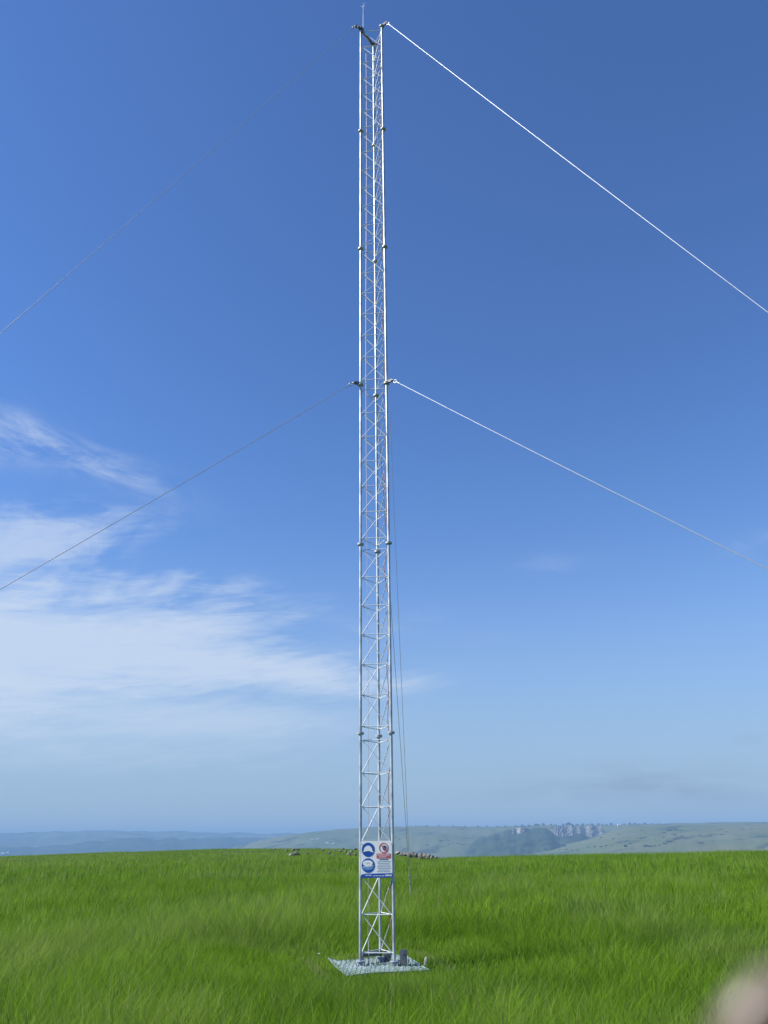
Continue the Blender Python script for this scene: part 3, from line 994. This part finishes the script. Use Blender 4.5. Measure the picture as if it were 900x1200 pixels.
PILE = [(466, 4.5, .9), (471, 4, .8), (475, 5.5, 1.0), (479, 4, 1.2), (483, 6, 1.1), (487, 5, 1.1), (491, 4, 1.0), (494, 6, 1.2), (499, 5, 1.3), (502, 5.5, 1.0), (506, 4, .8), (511, 3.4, .8)]
for k, (px, w, hs) in enumerate(PILE):
    put_rock(px, 1003, w * 1.5, float(np.interp(px, (462, 515), (84, 74))) - 1.0 + random.uniform(-1, 1), "grey boulder in the row of rocks on the crest right of the mast", "rocks on the crest right of the mast", hs * 1.15, M["dark_rock"] if k % 3 else None, 0.30)
put_rock(341, 1004, 6.5, 66, "pale boulder in the pasture left of the mast, lighter of the pair", None, 0.9, None, 0.16)
put_rock(347.3, 1005, 7.5, 66.5, "dark boulder beside the pale one in the pasture left of the mast", None, 1.1, M["dark_rock"], 0.22)
SC = [(344, 997, 4), (349, 996, 3.5), (336, 998.5, 3), (360, 1003, 3), (378, 997, 3), (386, 1003, 3.5), (392, 998, 3), (399, 1000, 3.5), (405, 1001, 3), (412, 1000, 4), (409, 1004, 5), (416, 1004, 5), (417, 994, 3.5), (402, 994, 3), (322, 996, 2.5), (391, 1005, 3)]
for px, py, w in SC:
    put_rock(px, py, w * 1.35, float(np.interp(py, (993, 1005), (93, 66))), "small rock scattered over the grassy rise just left of the mast", "rocks scattered on the rise left of the mast", 0.9, M["dark_rock"], 0.14)

st = on_level(499, 1136.5)
o = bpy.data.objects.new("stone", ROCKS[1].copy()); o.data.materials[0] = M["stone"]; COL.objects.link(o)
o.location = (st.x, st.y, 0.09); o.scale = (0.030, 0.026, 0.105); o.rotation_euler = (0.1, 0.15, 0.4)
tag(o, "upright pale stone at the right end of the metal sheet", "stone")
st = on_level(373.5, 1123)
o = bpy.data.objects.new("stone", ROCKS[2].copy()); o.data.materials[0] = M["house_wall"]; COL.objects.link(o)
o.location = (st.x, st.y, float(gz(st.x, st.y)) + 0.26); o.scale = (0.018, 0.014, 0.012)


def flower(px, py):
    p = on_level(px, py, 0.30)
    root = tag(empty("wild_flower", (p.x, p.y, float(gz(p.x, p.y)))), None, "flower")
    h = 0.34
    MB().path([(0, 0, 0), (0.01, 0, h * 0.5), (0.0, 0.01, h)], 0.002, 5).build("stem", M["bush"], root)
    m = MB()
    for k in range(7):
        a = 2 * PI * k / 7
        d = Vector((math.cos(a), math.sin(a), 0)); s = Vector((-d.y, d.x, 0)); c = Vector((0, 0.01, h))
        m.add([c, c + d * 0.012 + s * 0.006 + zr * 0.004, c + d * 0.022 + zr * 0.006, c + d * 0.012 - s * 0.006 + zr * 0.004], [[0, 1, 2, 3]])
    m.cyl((0, 0.01, h - 0.004), (0, 0.01, h + 0.008), 0.006, 8)
    m.build("blossom", M["house_wall"], root)
    return root


bpy.data.objects.remove(o)
tag(flower(373.5, 1124), "tiny white flower in the grass left of the metal sheet")


# ------------------------------------------------------------------ far bushes, trees and houses
def clump_mesh(name, seed, n, flatten, mat):
    """crown made of many small leaf faces spread through an uneven volume"""
    rr = random.Random(seed)
    m = MB()
    lobes = [(Vector((rr.uniform(-.6, .6), rr.uniform(-.6, .6), rr.uniform(-.1, .5) * flatten)), rr.uniform(.30, .62)) for _ in range(7)]
    for _ in range(n):
        c, r = rr.choice(lobes)
        d = Vector((rr.gauss(0, 1), rr.gauss(0, 1), rr.gauss(0, 1))).normalized()
        p = c + d * r * rr.uniform(.5, 1.05)
        p.z = abs(p.z) * flatten
        u = Vector((rr.gauss(0, 1), rr.gauss(0, 1), rr.gauss(0, 1))).normalized(); w = u.orthogonal().normalized()
        s = rr.uniform(.08, .17)
        m.add([p + u * s, p + w * s, p - u * s, p - w * s], [[0, 1, 2, 3]])
    me = bpy.data.meshes.new(name); me.from_pydata(m.v, [], m.f); me.materials.append(mat)
    return me


BUSH = [clump_mesh("bush", s, 420, .75, M["bush"]) for s in (1, 2, 3)]
CROWN = [clump_mesh("crown", s, 420, 1.0, M["bush"]) for s in (11, 12, 13)]
TRUNK = MB().path([(0, 0, -.5), (0.02, 0, .3), (0.05, 0.02, 0.9)], [.09, .07, .03], 7).build("trunk", M["bark"])
TRUNK_ME = TRUNK.data
bpy.data.objects.remove(TRUNK)


def put_bush(px, py, w, label, group, hs=1.0):
    P = hit(px, py)
    if P is None: return
    R = math.hypot(P.x, P.y)
    s = w / 930 * R / 2
    o = bpy.data.objects.new("bush", random.choice(BUSH)); COL.objects.link(o)
    o.location = P - Vector((0, 0, 0.1 * s)); o.scale = (s, s, s * hs); o.rotation_euler = (0, 0, random.uniform(0, 6))
    tag(o, label, "bush", group)


def put_tree(px, py, w, label, group, hs=1.2):
    P = hit(px, py)
    if P is None: return
    R = math.hypot(P.x, P.y)
    s = w / 930 * R / 2
    t = tag(empty("tree", P), label, "tree", group)
    t.scale = (s, s, s * hs); t.rotation_euler = (0, 0, random.uniform(0, 6))
    c = bpy.data.objects.new("crown", random.choice(CROWN)); c.parent = t; c.location = (0, 0, 0.35); COL.objects.link(c)
    k = bpy.data.objects.new("trunk", TRUNK_ME); k.parent = t; COL.objects.link(k)


LB = "dark bush on the hazy green hillside right of the cliff"
GB = "bushes dotted over the hillside"
for px, py, w in [(705, 981.5, 4), (703, 984, 3), (719, 983, 4), (725, 978, 3), (735, 986, 5), (739, 989, 6), (733, 991, 4), (743, 987, 3), (752, 982.5, 5), (756, 981.5, 4),
                  (757, 992, 6), (762, 992, 5), (768, 991.5, 4), (773, 991, 3), (779, 989, 5), (783, 987, 6), (787, 986, 6), (792, 984, 5), (797, 982.5, 6), (800, 980, 5), (790, 978.5, 5),
                  (778, 976, 5), (785, 973.5, 6), (794, 973, 7), (799, 973.5, 5), (812, 980, 3), (820, 979, 3), (832, 979, 2.5), (834, 980.5, 2.5), (845, 978, 3),
                  (632, 996.5, 4), (640, 995, 4), (648, 993.5, 4), (656, 995.5, 3), (664, 996, 4), (671, 997, 4), (677, 996.5, 4), (690, 993, 3), (697, 992.5, 4), (704, 992.5, 4), (711, 991.5, 4), (717, 991, 3),
                  (734, 992, 5), (750, 1000, 4)]:
    put_bush(px, py, w, LB, GB, random.uniform(.7, 1.0))
for k in range(26):
    px = random.uniform(735, 900); py = float(np.interp(px, (735, 900), (972, 967))) + abs(random.gauss(0, 1)) * 7 + 1.5
    put_bush(px, py, random.uniform(1.8, 3.2), LB, GB, 0.8)
for k in range(26):
    put_bush(random.uniform(440, 560), random.uniform(972, 992), random.uniform(2, 4), "faint bush on the pale slope between the mast and the dark gorge", "bushes on the slope beside the gorge", 0.8)
LT = "distant tree on the plateau edge above the cliff"
GT = "trees along the plateau edge"
tr = [(628, 4), (632, 3), (637, 3.5), (646, 3), (651, 2.5), (660, 3), (664, 3.5), (667, 4.5), (671, 3), (676, 3), (683, 3), (689, 2.5), (694, 3), (701, 3), (706, 2.5), (711, 3), (716, 3), (731, 2.5), (738, 3), (744, 3), (749, 2.5), (756, 2.5), (764, 2.2), (772, 2.2),
      (620, 2.5), (612, 3), (604, 2.6), (592, 2.4), (583, 2.6), (571, 2.2), (560, 2.2), (545, 2), (531, 2.2), (514, 2), (500, 2.2), (487, 2)]
ROW = [(300, 984), (470, 968.3), (520, 968), (560, 968.6), (600, 968.5), (640, 967), (705, 966.6), (760, 965.6), (800, 964.8)]
for px, w in tr:
    y0 = float(np.interp(px, [a for a, b in ROW], [b for a, b in ROW]))
    for dy in (0.6, 1.2, 2.0, 3.0):
        if hit(px, y0 + dy): put_tree(px, y0 + dy, w, LT, GT, random.uniform(.9, 1.3)); break


def house(px, py, w_px, label, R=None):
    P = hit(px, py) if R is None else at_r(px, py, R)
    if P is None: return
    if R: P.z = float(gz(P.x, P.y)) if abs(float(gz(P.x, P.y)) - P.z) < 3 else P.z
    Rr = math.hypot(P.x, P.y)
    w = w_px / 930 * Rr; d = w * 0.7; h = w * 0.42
    t = tag(empty("house", P, random.uniform(-.3, .3)), label, "house")
    MB().box((0, 0, h / 2 - h * 0.2), w, d, h * 1.4).build("wall", M["house_wall"], t)
    m = MB(); zz = h * 0.9 + 0.002 * w
    m.add([(-w * .56, -d * .58, zz), (w * .56, -d * .58, zz), (w * .56, d * .58, zz), (-w * .56, d * .58, zz), (-w * .56, 0, zz + h * .6), (w * .56, 0, zz + h * .6)],
          [[0, 1, 5, 4], [2, 3, 4, 5], [0, 4, 3], [1, 2, 5], [3, 2, 1, 0]])
    m.build("roof", M["house_roof"], t)
    for k in (-.3, .3):
        MB().box((k * w, -d / 2 - 0.003 * w, h * 0.45), w * .14, 0.004 * w, h * .35).build("window", M["window"], t)
    MB().box((0, -d / 2 - 0.003 * w, h * 0.27), w * .12, 0.004 * w, h * .62).build("door", M["bark"], t)


house(725, 967.8, 2.6, "tiny white house on the plateau edge above the green hillside")
house(3, 1001.5, 3.0, "white farm building at the pasture edge, at the far left of the view")
house(8.5, 1000.5, 2.6, "white farm building just right of its neighbour at the far left")
for px, py, w in [(366, 984.5, 6), (372, 983.5, 5), (384, 988, 6), (391, 989, 5), (160, 983.5, 2.2), (100, 978.5, 2.0)]:
    P = hit(px, py)
    if P is None: continue
    R = math.hypot(P.x, P.y); s = w / 930 * R / 2
    o = bpy.data.objects.new("rock_outcrop", ROCKS[random.randrange(4)].copy()); o.data.materials[0] = M["stone"]; COL.objects.link(o)
    o.location = P; o.scale = (s, s, s * .55); o.rotation_euler = (0, 0, random.uniform(0, 6))
    tag(o, "pale rock outcrop on the hazy blue slopes left of the mast", "rock outcrop", "pale outcrops on the far slopes")
for px, py, w in [(833, 997.2, 2.6), (838, 997.6, 2.2), (822, 998, 2), (726, 1000, 2)]:
    P = hit(px, py)
    if P is None: continue
    R = math.hypot(P.x, P.y); s = w / 930 * R / 2
    o = bpy.data.objects.new("rock_outcrop", ROCKS[random.randrange(4)].copy()); o.data.materials[0] = M["stone"]; COL.objects.link(o)
    o.location = P; o.scale = (s, s, s * .6)
    tag(o, "small pale outcrop low on the green hillside just above the grass crest", "rock outcrop", "pale outcrops low on the green hillside")


# ------------------------------------------------------------------ the photographer's hand, one fingertip in front of the lens
def skin_mesh(name, pts, edges, mat, parent=None, sub=2):
    me = bpy.data.meshes.new(name)
    me.from_pydata([p for p, r in pts], edges, [])
    o = bpy.data.objects.new(name, me); COL.objects.link(o)
    o.modifiers.new("skin", 'SKIN')
    for k, (p, r) in enumerate(pts):
        me.skin_vertices[0].data[k].radius = (r, r)
    me.skin_vertices[0].data[0].use_root = True
    sm = o.modifiers.new("subd", 'SUBSURF'); sm.levels = sub; sm.render_levels = sub
    me.materials.append(mat)
    for p in me.polygons: p.use_smooth = True
    o.modifiers["skin"].use_smooth_shade = True
    if parent: o.parent = parent
    return o


def cp(x, y, z):                                  # metres right, up and ahead of the lens
    return EYE + CX * x + CU * y + FWD * z


def build_hand():
    z = 0.027
    tip = ((1046 - 450) / FPX * z, -(1430 - 600) / FPX * z)
    tx, ty = tip
    # index finger: tip, joints, knuckle; the hand lies to the lower right, behind the lens plane
    idx = [(cp(tx, ty, z), .0078), (cp(tx + .010, ty - .010, z - .001), .0083), (cp(tx + .024, ty - .020, z - .004), .0086), (cp(tx + .044, ty - .030, z - .010), .0094), (cp(tx + .068, ty - .040, z - .020), .0125)]
    K = [cp(tx + .068, ty - .040, z - .020), cp(tx + .064, ty - .062, z - .022), cp(tx + .058, ty - .083, z - .020), cp(tx + .052, ty - .101, z - .014)]
    wrist = cp(tx + .150, ty - .105, z - .050)
    arm = cp(tx + .205, ty - .150, z - .075)
    pts = [(wrist, .027)]
    ed = []

    def chain(start, lst):
        prev = start
        for p, r in lst:
            pts.append((p, r)); ed.append((prev, len(pts) - 1)); prev = len(pts) - 1
        return prev
    palm = [wrist.lerp(K[i], .55) for i in range(4)]
    chain(0, [(palm[0], .018), (K[0], .0125)] + [(p, r) for p, r in idx[:-1][::-1]])
    for i, (bx, by, bz, sc) in ((1, (-.018, -.012, .018, 1.0)), (2, (-.018, -.012, .018, .94)), (3, (-.016, -.011, .017, .78))):
        c = Vector(bx * CX + by * CU + bz * FWD) * sc
        d2 = Vector(-.020 * CX + .004 * CU - .004 * FWD) * sc
        d3 = Vector(-.006 * CX + .012 * CU - .016 * FWD) * sc
        chain(0, [(palm[i], .017), (K[i], .012), (K[i] + c, .0095), (K[i] + c + d2, .0088), (K[i] + c + d2 + d3, .0074)])
    th = wrist.lerp(K[0], .30) + CU * .022
    chain(0, [(th, .016), (th + CX * -.018 + CU * .010 + FWD * -.022, .0125), (th + CX * -.032 + CU * .008 + FWD * -.042, .0108), (th + CX * -.040 + CU * .000 + FWD * -.062, .0088)])
    chain(0, [(arm, .030)])
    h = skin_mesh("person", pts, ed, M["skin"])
    tag(h, "blurred fingertip of a hand held close to the lens in the lower right corner", "hand")
    m = MB()
    n0 = cp(tx + .001, ty + .0005, z + .0066)
    m.ring(n0, FWD, .0035, .0012, 14, 6)
    m.add([n0 + (CX * math.cos(a) + CU * math.sin(a)) * .0038 + FWD * .0004 for a in np.linspace(0, 2 * PI, 14)[:-1]], [list(range(13))])
    m.build("fingernail", M["nail"], h)
    m = MB()
    d = (arm - wrist).normalized()
    m.path([wrist + d * .030, wrist + d * .034, arm + d * .02, arm + d * .20], [.034, .037, .040, .050], 20)
    m.build("sleeve", M["sleeve"], h)


build_hand()

# ------------------------------------------------------------------ haze
bpy.context.view_layer.update()
top = max((o.matrix_world @ Vector(c)).z for o in COL.objects if o.type == 'MESH' for c in o.bound_box)
low = min((o.matrix_world @ Vector(c)).z for o in COL.objects if o.type == 'MESH' for c in o.bound_box)
HX = 7600
hz = MB()
hz.box((0, 0, (top + 2 + low - 1) / 2), 2 * HX, 2 * HX, (top + 2) - (low - 1))
hm = bpy.data.materials.new("haze_air"); hm.use_nodes = True
nt = hm.node_tree
nt.nodes.remove(nt.nodes["Principled BSDF"])
pv = nt.nodes.new("ShaderNodeVolumePrincipled")
pv.inputs["Color"].default_value = (0.27, 0.465, 0.745, 1)
pv.inputs["Density"].default_value = 0.00026
pv.inputs["Anisotropy"].default_value = 0.0
nt.links.new(pv.outputs[0], nt.nodes["Material Output"].inputs["Volume"])
ho = hz.build("haze", hm)
tag(ho, "pale blue haze over the distant hills", None, None, "stuff")

# ------------------------------------------------------------------ sun, sky, clouds
SUN_EL = math.radians(39); SUN_ROT = math.radians(262)
sd = Vector((math.sin(SUN_ROT) * math.cos(SUN_EL), math.cos(SUN_ROT) * math.cos(SUN_EL), math.sin(SUN_EL)))
sl = bpy.data.lights.new("sun", 'SUN'); sl.energy = 4.5; sl.angle = math.radians(0.53); sl.color = (1.0, 0.955, 0.88)
so = bpy.data.objects.new("sun", sl); COL.objects.link(so)
so.rotation_euler = sd.to_track_quat('Z', 'Y').to_euler()
so.location = (-20, -8, 30)

w = bpy.data.worlds.new("World"); scene.world = w; w.use_nodes = True
nt = w.node_tree
bg = nt.nodes["Background"]
sky = nt.nodes.new("ShaderNodeTexSky"); sky.sky_type = 'NISHITA'; sky.sun_disc = False
sky.sun_elevation = SUN_EL; sky.sun_rotation = SUN_ROT
sky.altitude = 0; sky.air_density = 1.1; sky.dust_density = 0.0; sky.ozone_density = 10.0
bg.inputs["Strength"].default_value = 0.10


hs = nt.nodes.new("ShaderNodeHueSaturation")
hs.inputs["Saturation"].default_value = 1.03; hs.inputs["Value"].default_value = 1.02; hs.inputs["Hue"].default_value = 0.506
nt.links.new(sky.outputs[0], hs.inputs["Color"])
SKY = hs.outputs[0]


def mth(op, a, b=None, c=None):
    n = nt.nodes.new("ShaderNodeMath"); n.operation = op
    for k, v in enumerate((a, b, c)):
        if v is None: continue
        if isinstance(v, (int, float)): n.inputs[k].default_value = v
        else: nt.links.new(v, n.inputs[k])
    return n.outputs[0]


tc = nt.nodes.new("ShaderNodeTexCoord")
sp = nt.nodes.new("ShaderNodeSeparateXYZ"); nt.links.new(tc.outputs["Generated"], sp.inputs[0])
AZ = mth('ARCTAN2', sp.outputs[0], sp.outputs[1]); EL = mth('ARCSINE', sp.outputs[2])


def wnoise(sx, sy, detail, rough, rot, dist=0.0, off=0.0):
    cb = nt.nodes.new("ShaderNodeCombineXYZ")
    c, s = math.cos(rot), math.sin(rot)
    u = mth('ADD', mth('MULTIPLY', AZ, c), mth('MULTIPLY', EL, s)); v = mth('SUBTRACT', mth('MULTIPLY', EL, c), mth('MULTIPLY', AZ, s))
    nt.links.new(mth('MULTIPLY', u, sx), cb.inputs[0]); nt.links.new(mth('MULTIPLY', v, sy), cb.inputs[1]); cb.inputs[2].default_value = off
    n = nt.nodes.new("ShaderNodeTexNoise"); n.inputs["Scale"].default_value = 1; n.inputs["Detail"].default_value = detail
    n.inputs["Roughness"].default_value = rough; n.inputs["Distortion"].default_value = dist
    nt.links.new(cb.outputs[0], n.inputs["Vector"])
    return n.outputs["Fac"]


def blob(px, py, rx, ry, rot=0.0, k=1.0):
    """soft elliptical patch of sky around a bearing"""
    d = ray(px, py); a0, e0 = math.atan2(d.x, d.y), math.asin(d.z)
    d2 = ray(px + rx, py); rxa = abs(math.atan2(d2.x, d2.y) - a0)
    d3 = ray(px, py - ry); rya = abs(math.asin(d3.z) - e0)
    c, s = math.cos(rot), math.sin(rot)
    da, de = mth('SUBTRACT', AZ, a0), mth('SUBTRACT', EL, e0)
    u = mth('DIVIDE', mth('ADD', mth('MULTIPLY', da, c), mth('MULTIPLY', de, s)), rxa)
    v = mth('DIVIDE', mth('SUBTRACT', mth('MULTIPLY', de, c), mth('MULTIPLY', da, s)), rya)
    q = mth('ADD', mth('MULTIPLY', u, u), mth('MULTIPLY', v, v))
    return mth('MULTIPLY', mth('EXPONENT', mth('MULTIPLY', q, -1.0)), k)


def total(lst):
    t = lst[0]
    for x in lst[1:]: t = mth('ADD', t, x)
    return t


def sstep(x, a, b):
    n = nt.nodes.new("ShaderNodeMapRange"); n.interpolation_type = 'SMOOTHSTEP'
    nt.links.new(x, n.inputs[0]); n.inputs[1].default_value = a; n.inputs[2].default_value = b
    return n.outputs[0]


streak = wnoise(4.5, 30.0, 9, 0.62, 0.14, 0.55, 1.0)
fine = wnoise(14.0, 85.0, 8, 0.66, 0.10, 0.6, 2.5)
puff = wnoise(11.0, 24.0, 8, 0.60, 0.30, 0.7, 6.0)
streak2 = wnoise(10.0, 34.0, 9, 0.68, -0.20, 0.45, 4.0)
top_ = [blob(-20, 645, 150, 50, 0.32, 1.0), blob(90, 630, 120, 30, 0.25, 0.45), blob(215, 690, 110, 22, 0.08, 0.80), blob(60, 700, 120, 25, 0.15, 0.55)]
mid_ = [blob(60, 760, 260, 52, 0.05, 0.95), blob(345, 790, 150, 24, -0.04, 0.95), blob(385, 800, 55, 12, -0.05, 0.3), blob(250, 735, 130, 26, 0.16, 0.62), blob(-120, 760, 250, 110, 0, 0.8)]
low_ = [blob(60, 835, 330, 46, 0, 0.72), blob(300, 845, 170, 26, 0, 0.36), blob(120, 890, 330, 26, 0, 0.34)]
wisp = [blob(5, 512, 65, 28, 0.0, 0.58), blob(60, 522, 80, 18, -0.30, 0.26), blob(145, 554, 75, 19, -0.30, 0.46), blob(655, 660, 42, 12, 0, 0.17), blob(890, 636, 40, 14, 0, 0.2), blob(440, 735, 70, 14, .2, .22), blob(545, 750, 45, 10, 0, .10)]
tex = mth('ADD', mth('MULTIPLY', mth('SUBTRACT', streak, 0.5), 1.5), mth('MULTIPLY', mth('SUBTRACT', fine, 0.5), 1.5))
tex2 = mth('ADD', mth('MULTIPLY', mth('SUBTRACT', puff, 0.5), 2.0), mth('MULTIPLY', mth('SUBTRACT', fine, 0.5), 1.4))
gate = lambda m_, t_: mth('ADD', m_, mth('MULTIPLY', t_, mth('MINIMUM', mth('MULTIPLY', m_, 2.2), 1.0)))
topd = mth('MULTIPLY', sstep(gate(total(top_), tex2), 0.10, 1.50), 0.62)
midd = mth('MULTIPLY', sstep(gate(total(mid_), tex), 0.06, 1.40), 0.80)
lowd = mth('MULTIPLY', sstep(gate(total(low_), mth('MULTIPLY', tex, 0.45)), 0.05, 1.25), 0.70)
wisd = mth('MULTIPLY', total(wisp), sstep(streak2, 0.34, 0.74))
inv = lambda q: mth('SUBTRACT', 1.0, q)
cd = inv(mth('MULTIPLY', mth('MULTIPLY', inv(topd), inv(midd)), mth('MULTIPLY', inv(lowd), inv(wisd))))
mx = nt.nodes.new("ShaderNodeMix"); mx.data_type = 'RGBA'
nt.links.new(cd, mx.inputs[0]); nt.links.new(SKY, mx.inputs[6]); mx.inputs[7].default_value = (3.9, 4.5, 5.4, 1)
# pale blue haze layer of the sky above the horizon
hzf = mth('MULTIPLY', mth('EXPONENT', mth('MULTIPLY', mth('POWER', mth('DIVIDE', mth('MAXIMUM', EL, 0.0), 0.22), 2.0), -1.0)), 0.86)
ml = nt.nodes.new("ShaderNodeMix"); ml.data_type = 'RGBA'
nt.links.new(hzf, ml.inputs[0]); nt.links.new(SKY, ml.inputs[6]); ml.inputs[7].default_value = (2.10, 2.85, 3.80, 1)
nt.links.new(ml.outputs[2], mx.inputs[6])
# low grey cloud bank on the right
grey = [blob(715, 918, 125, 19, 0, 0.62), blob(850, 926, 140, 24, 0, 0.50), blob(875, 865, 26, 8, 0, 0.28), blob(620, 930, 90, 12, 0, .25)]
gd = mth('MULTIPLY', mth('MULTIPLY', total(grey), 1.25), sstep(wnoise(7, 26, 7, .62, 0.0, .3, 9.0), 0.26, 0.74))
mg = nt.nodes.new("ShaderNodeMix"); mg.data_type = 'RGBA'
nt.links.new(gd, mg.inputs[0]); nt.links.new(mx.outputs[2], mg.inputs[6]); mg.inputs[7].default_value = (1.75, 2.35, 3.15, 1)
nt.links.new(mg.outputs[2], bg.inputs["Color"])

# ------------------------------------------------------------------ render settings
vs = scene.view_settings
vs.view_transform = 'Standard'; vs.look = 'None'; vs.gamma = 1.0; vs.exposure = 0.74; vs.use_curve_mapping = False
cy = scene.cycles
cy.use_denoising = True
cy.max_bounces = 6; cy.diffuse_bounces = 2; cy.glossy_bounces = 2; cy.transmission_bounces = 3; cy.volume_bounces = 1
cy.transparent_max_bounces = 8
cy.caustics_reflective = False; cy.caustics_refractive = False
cy.sample_clamp_indirect = 5.0
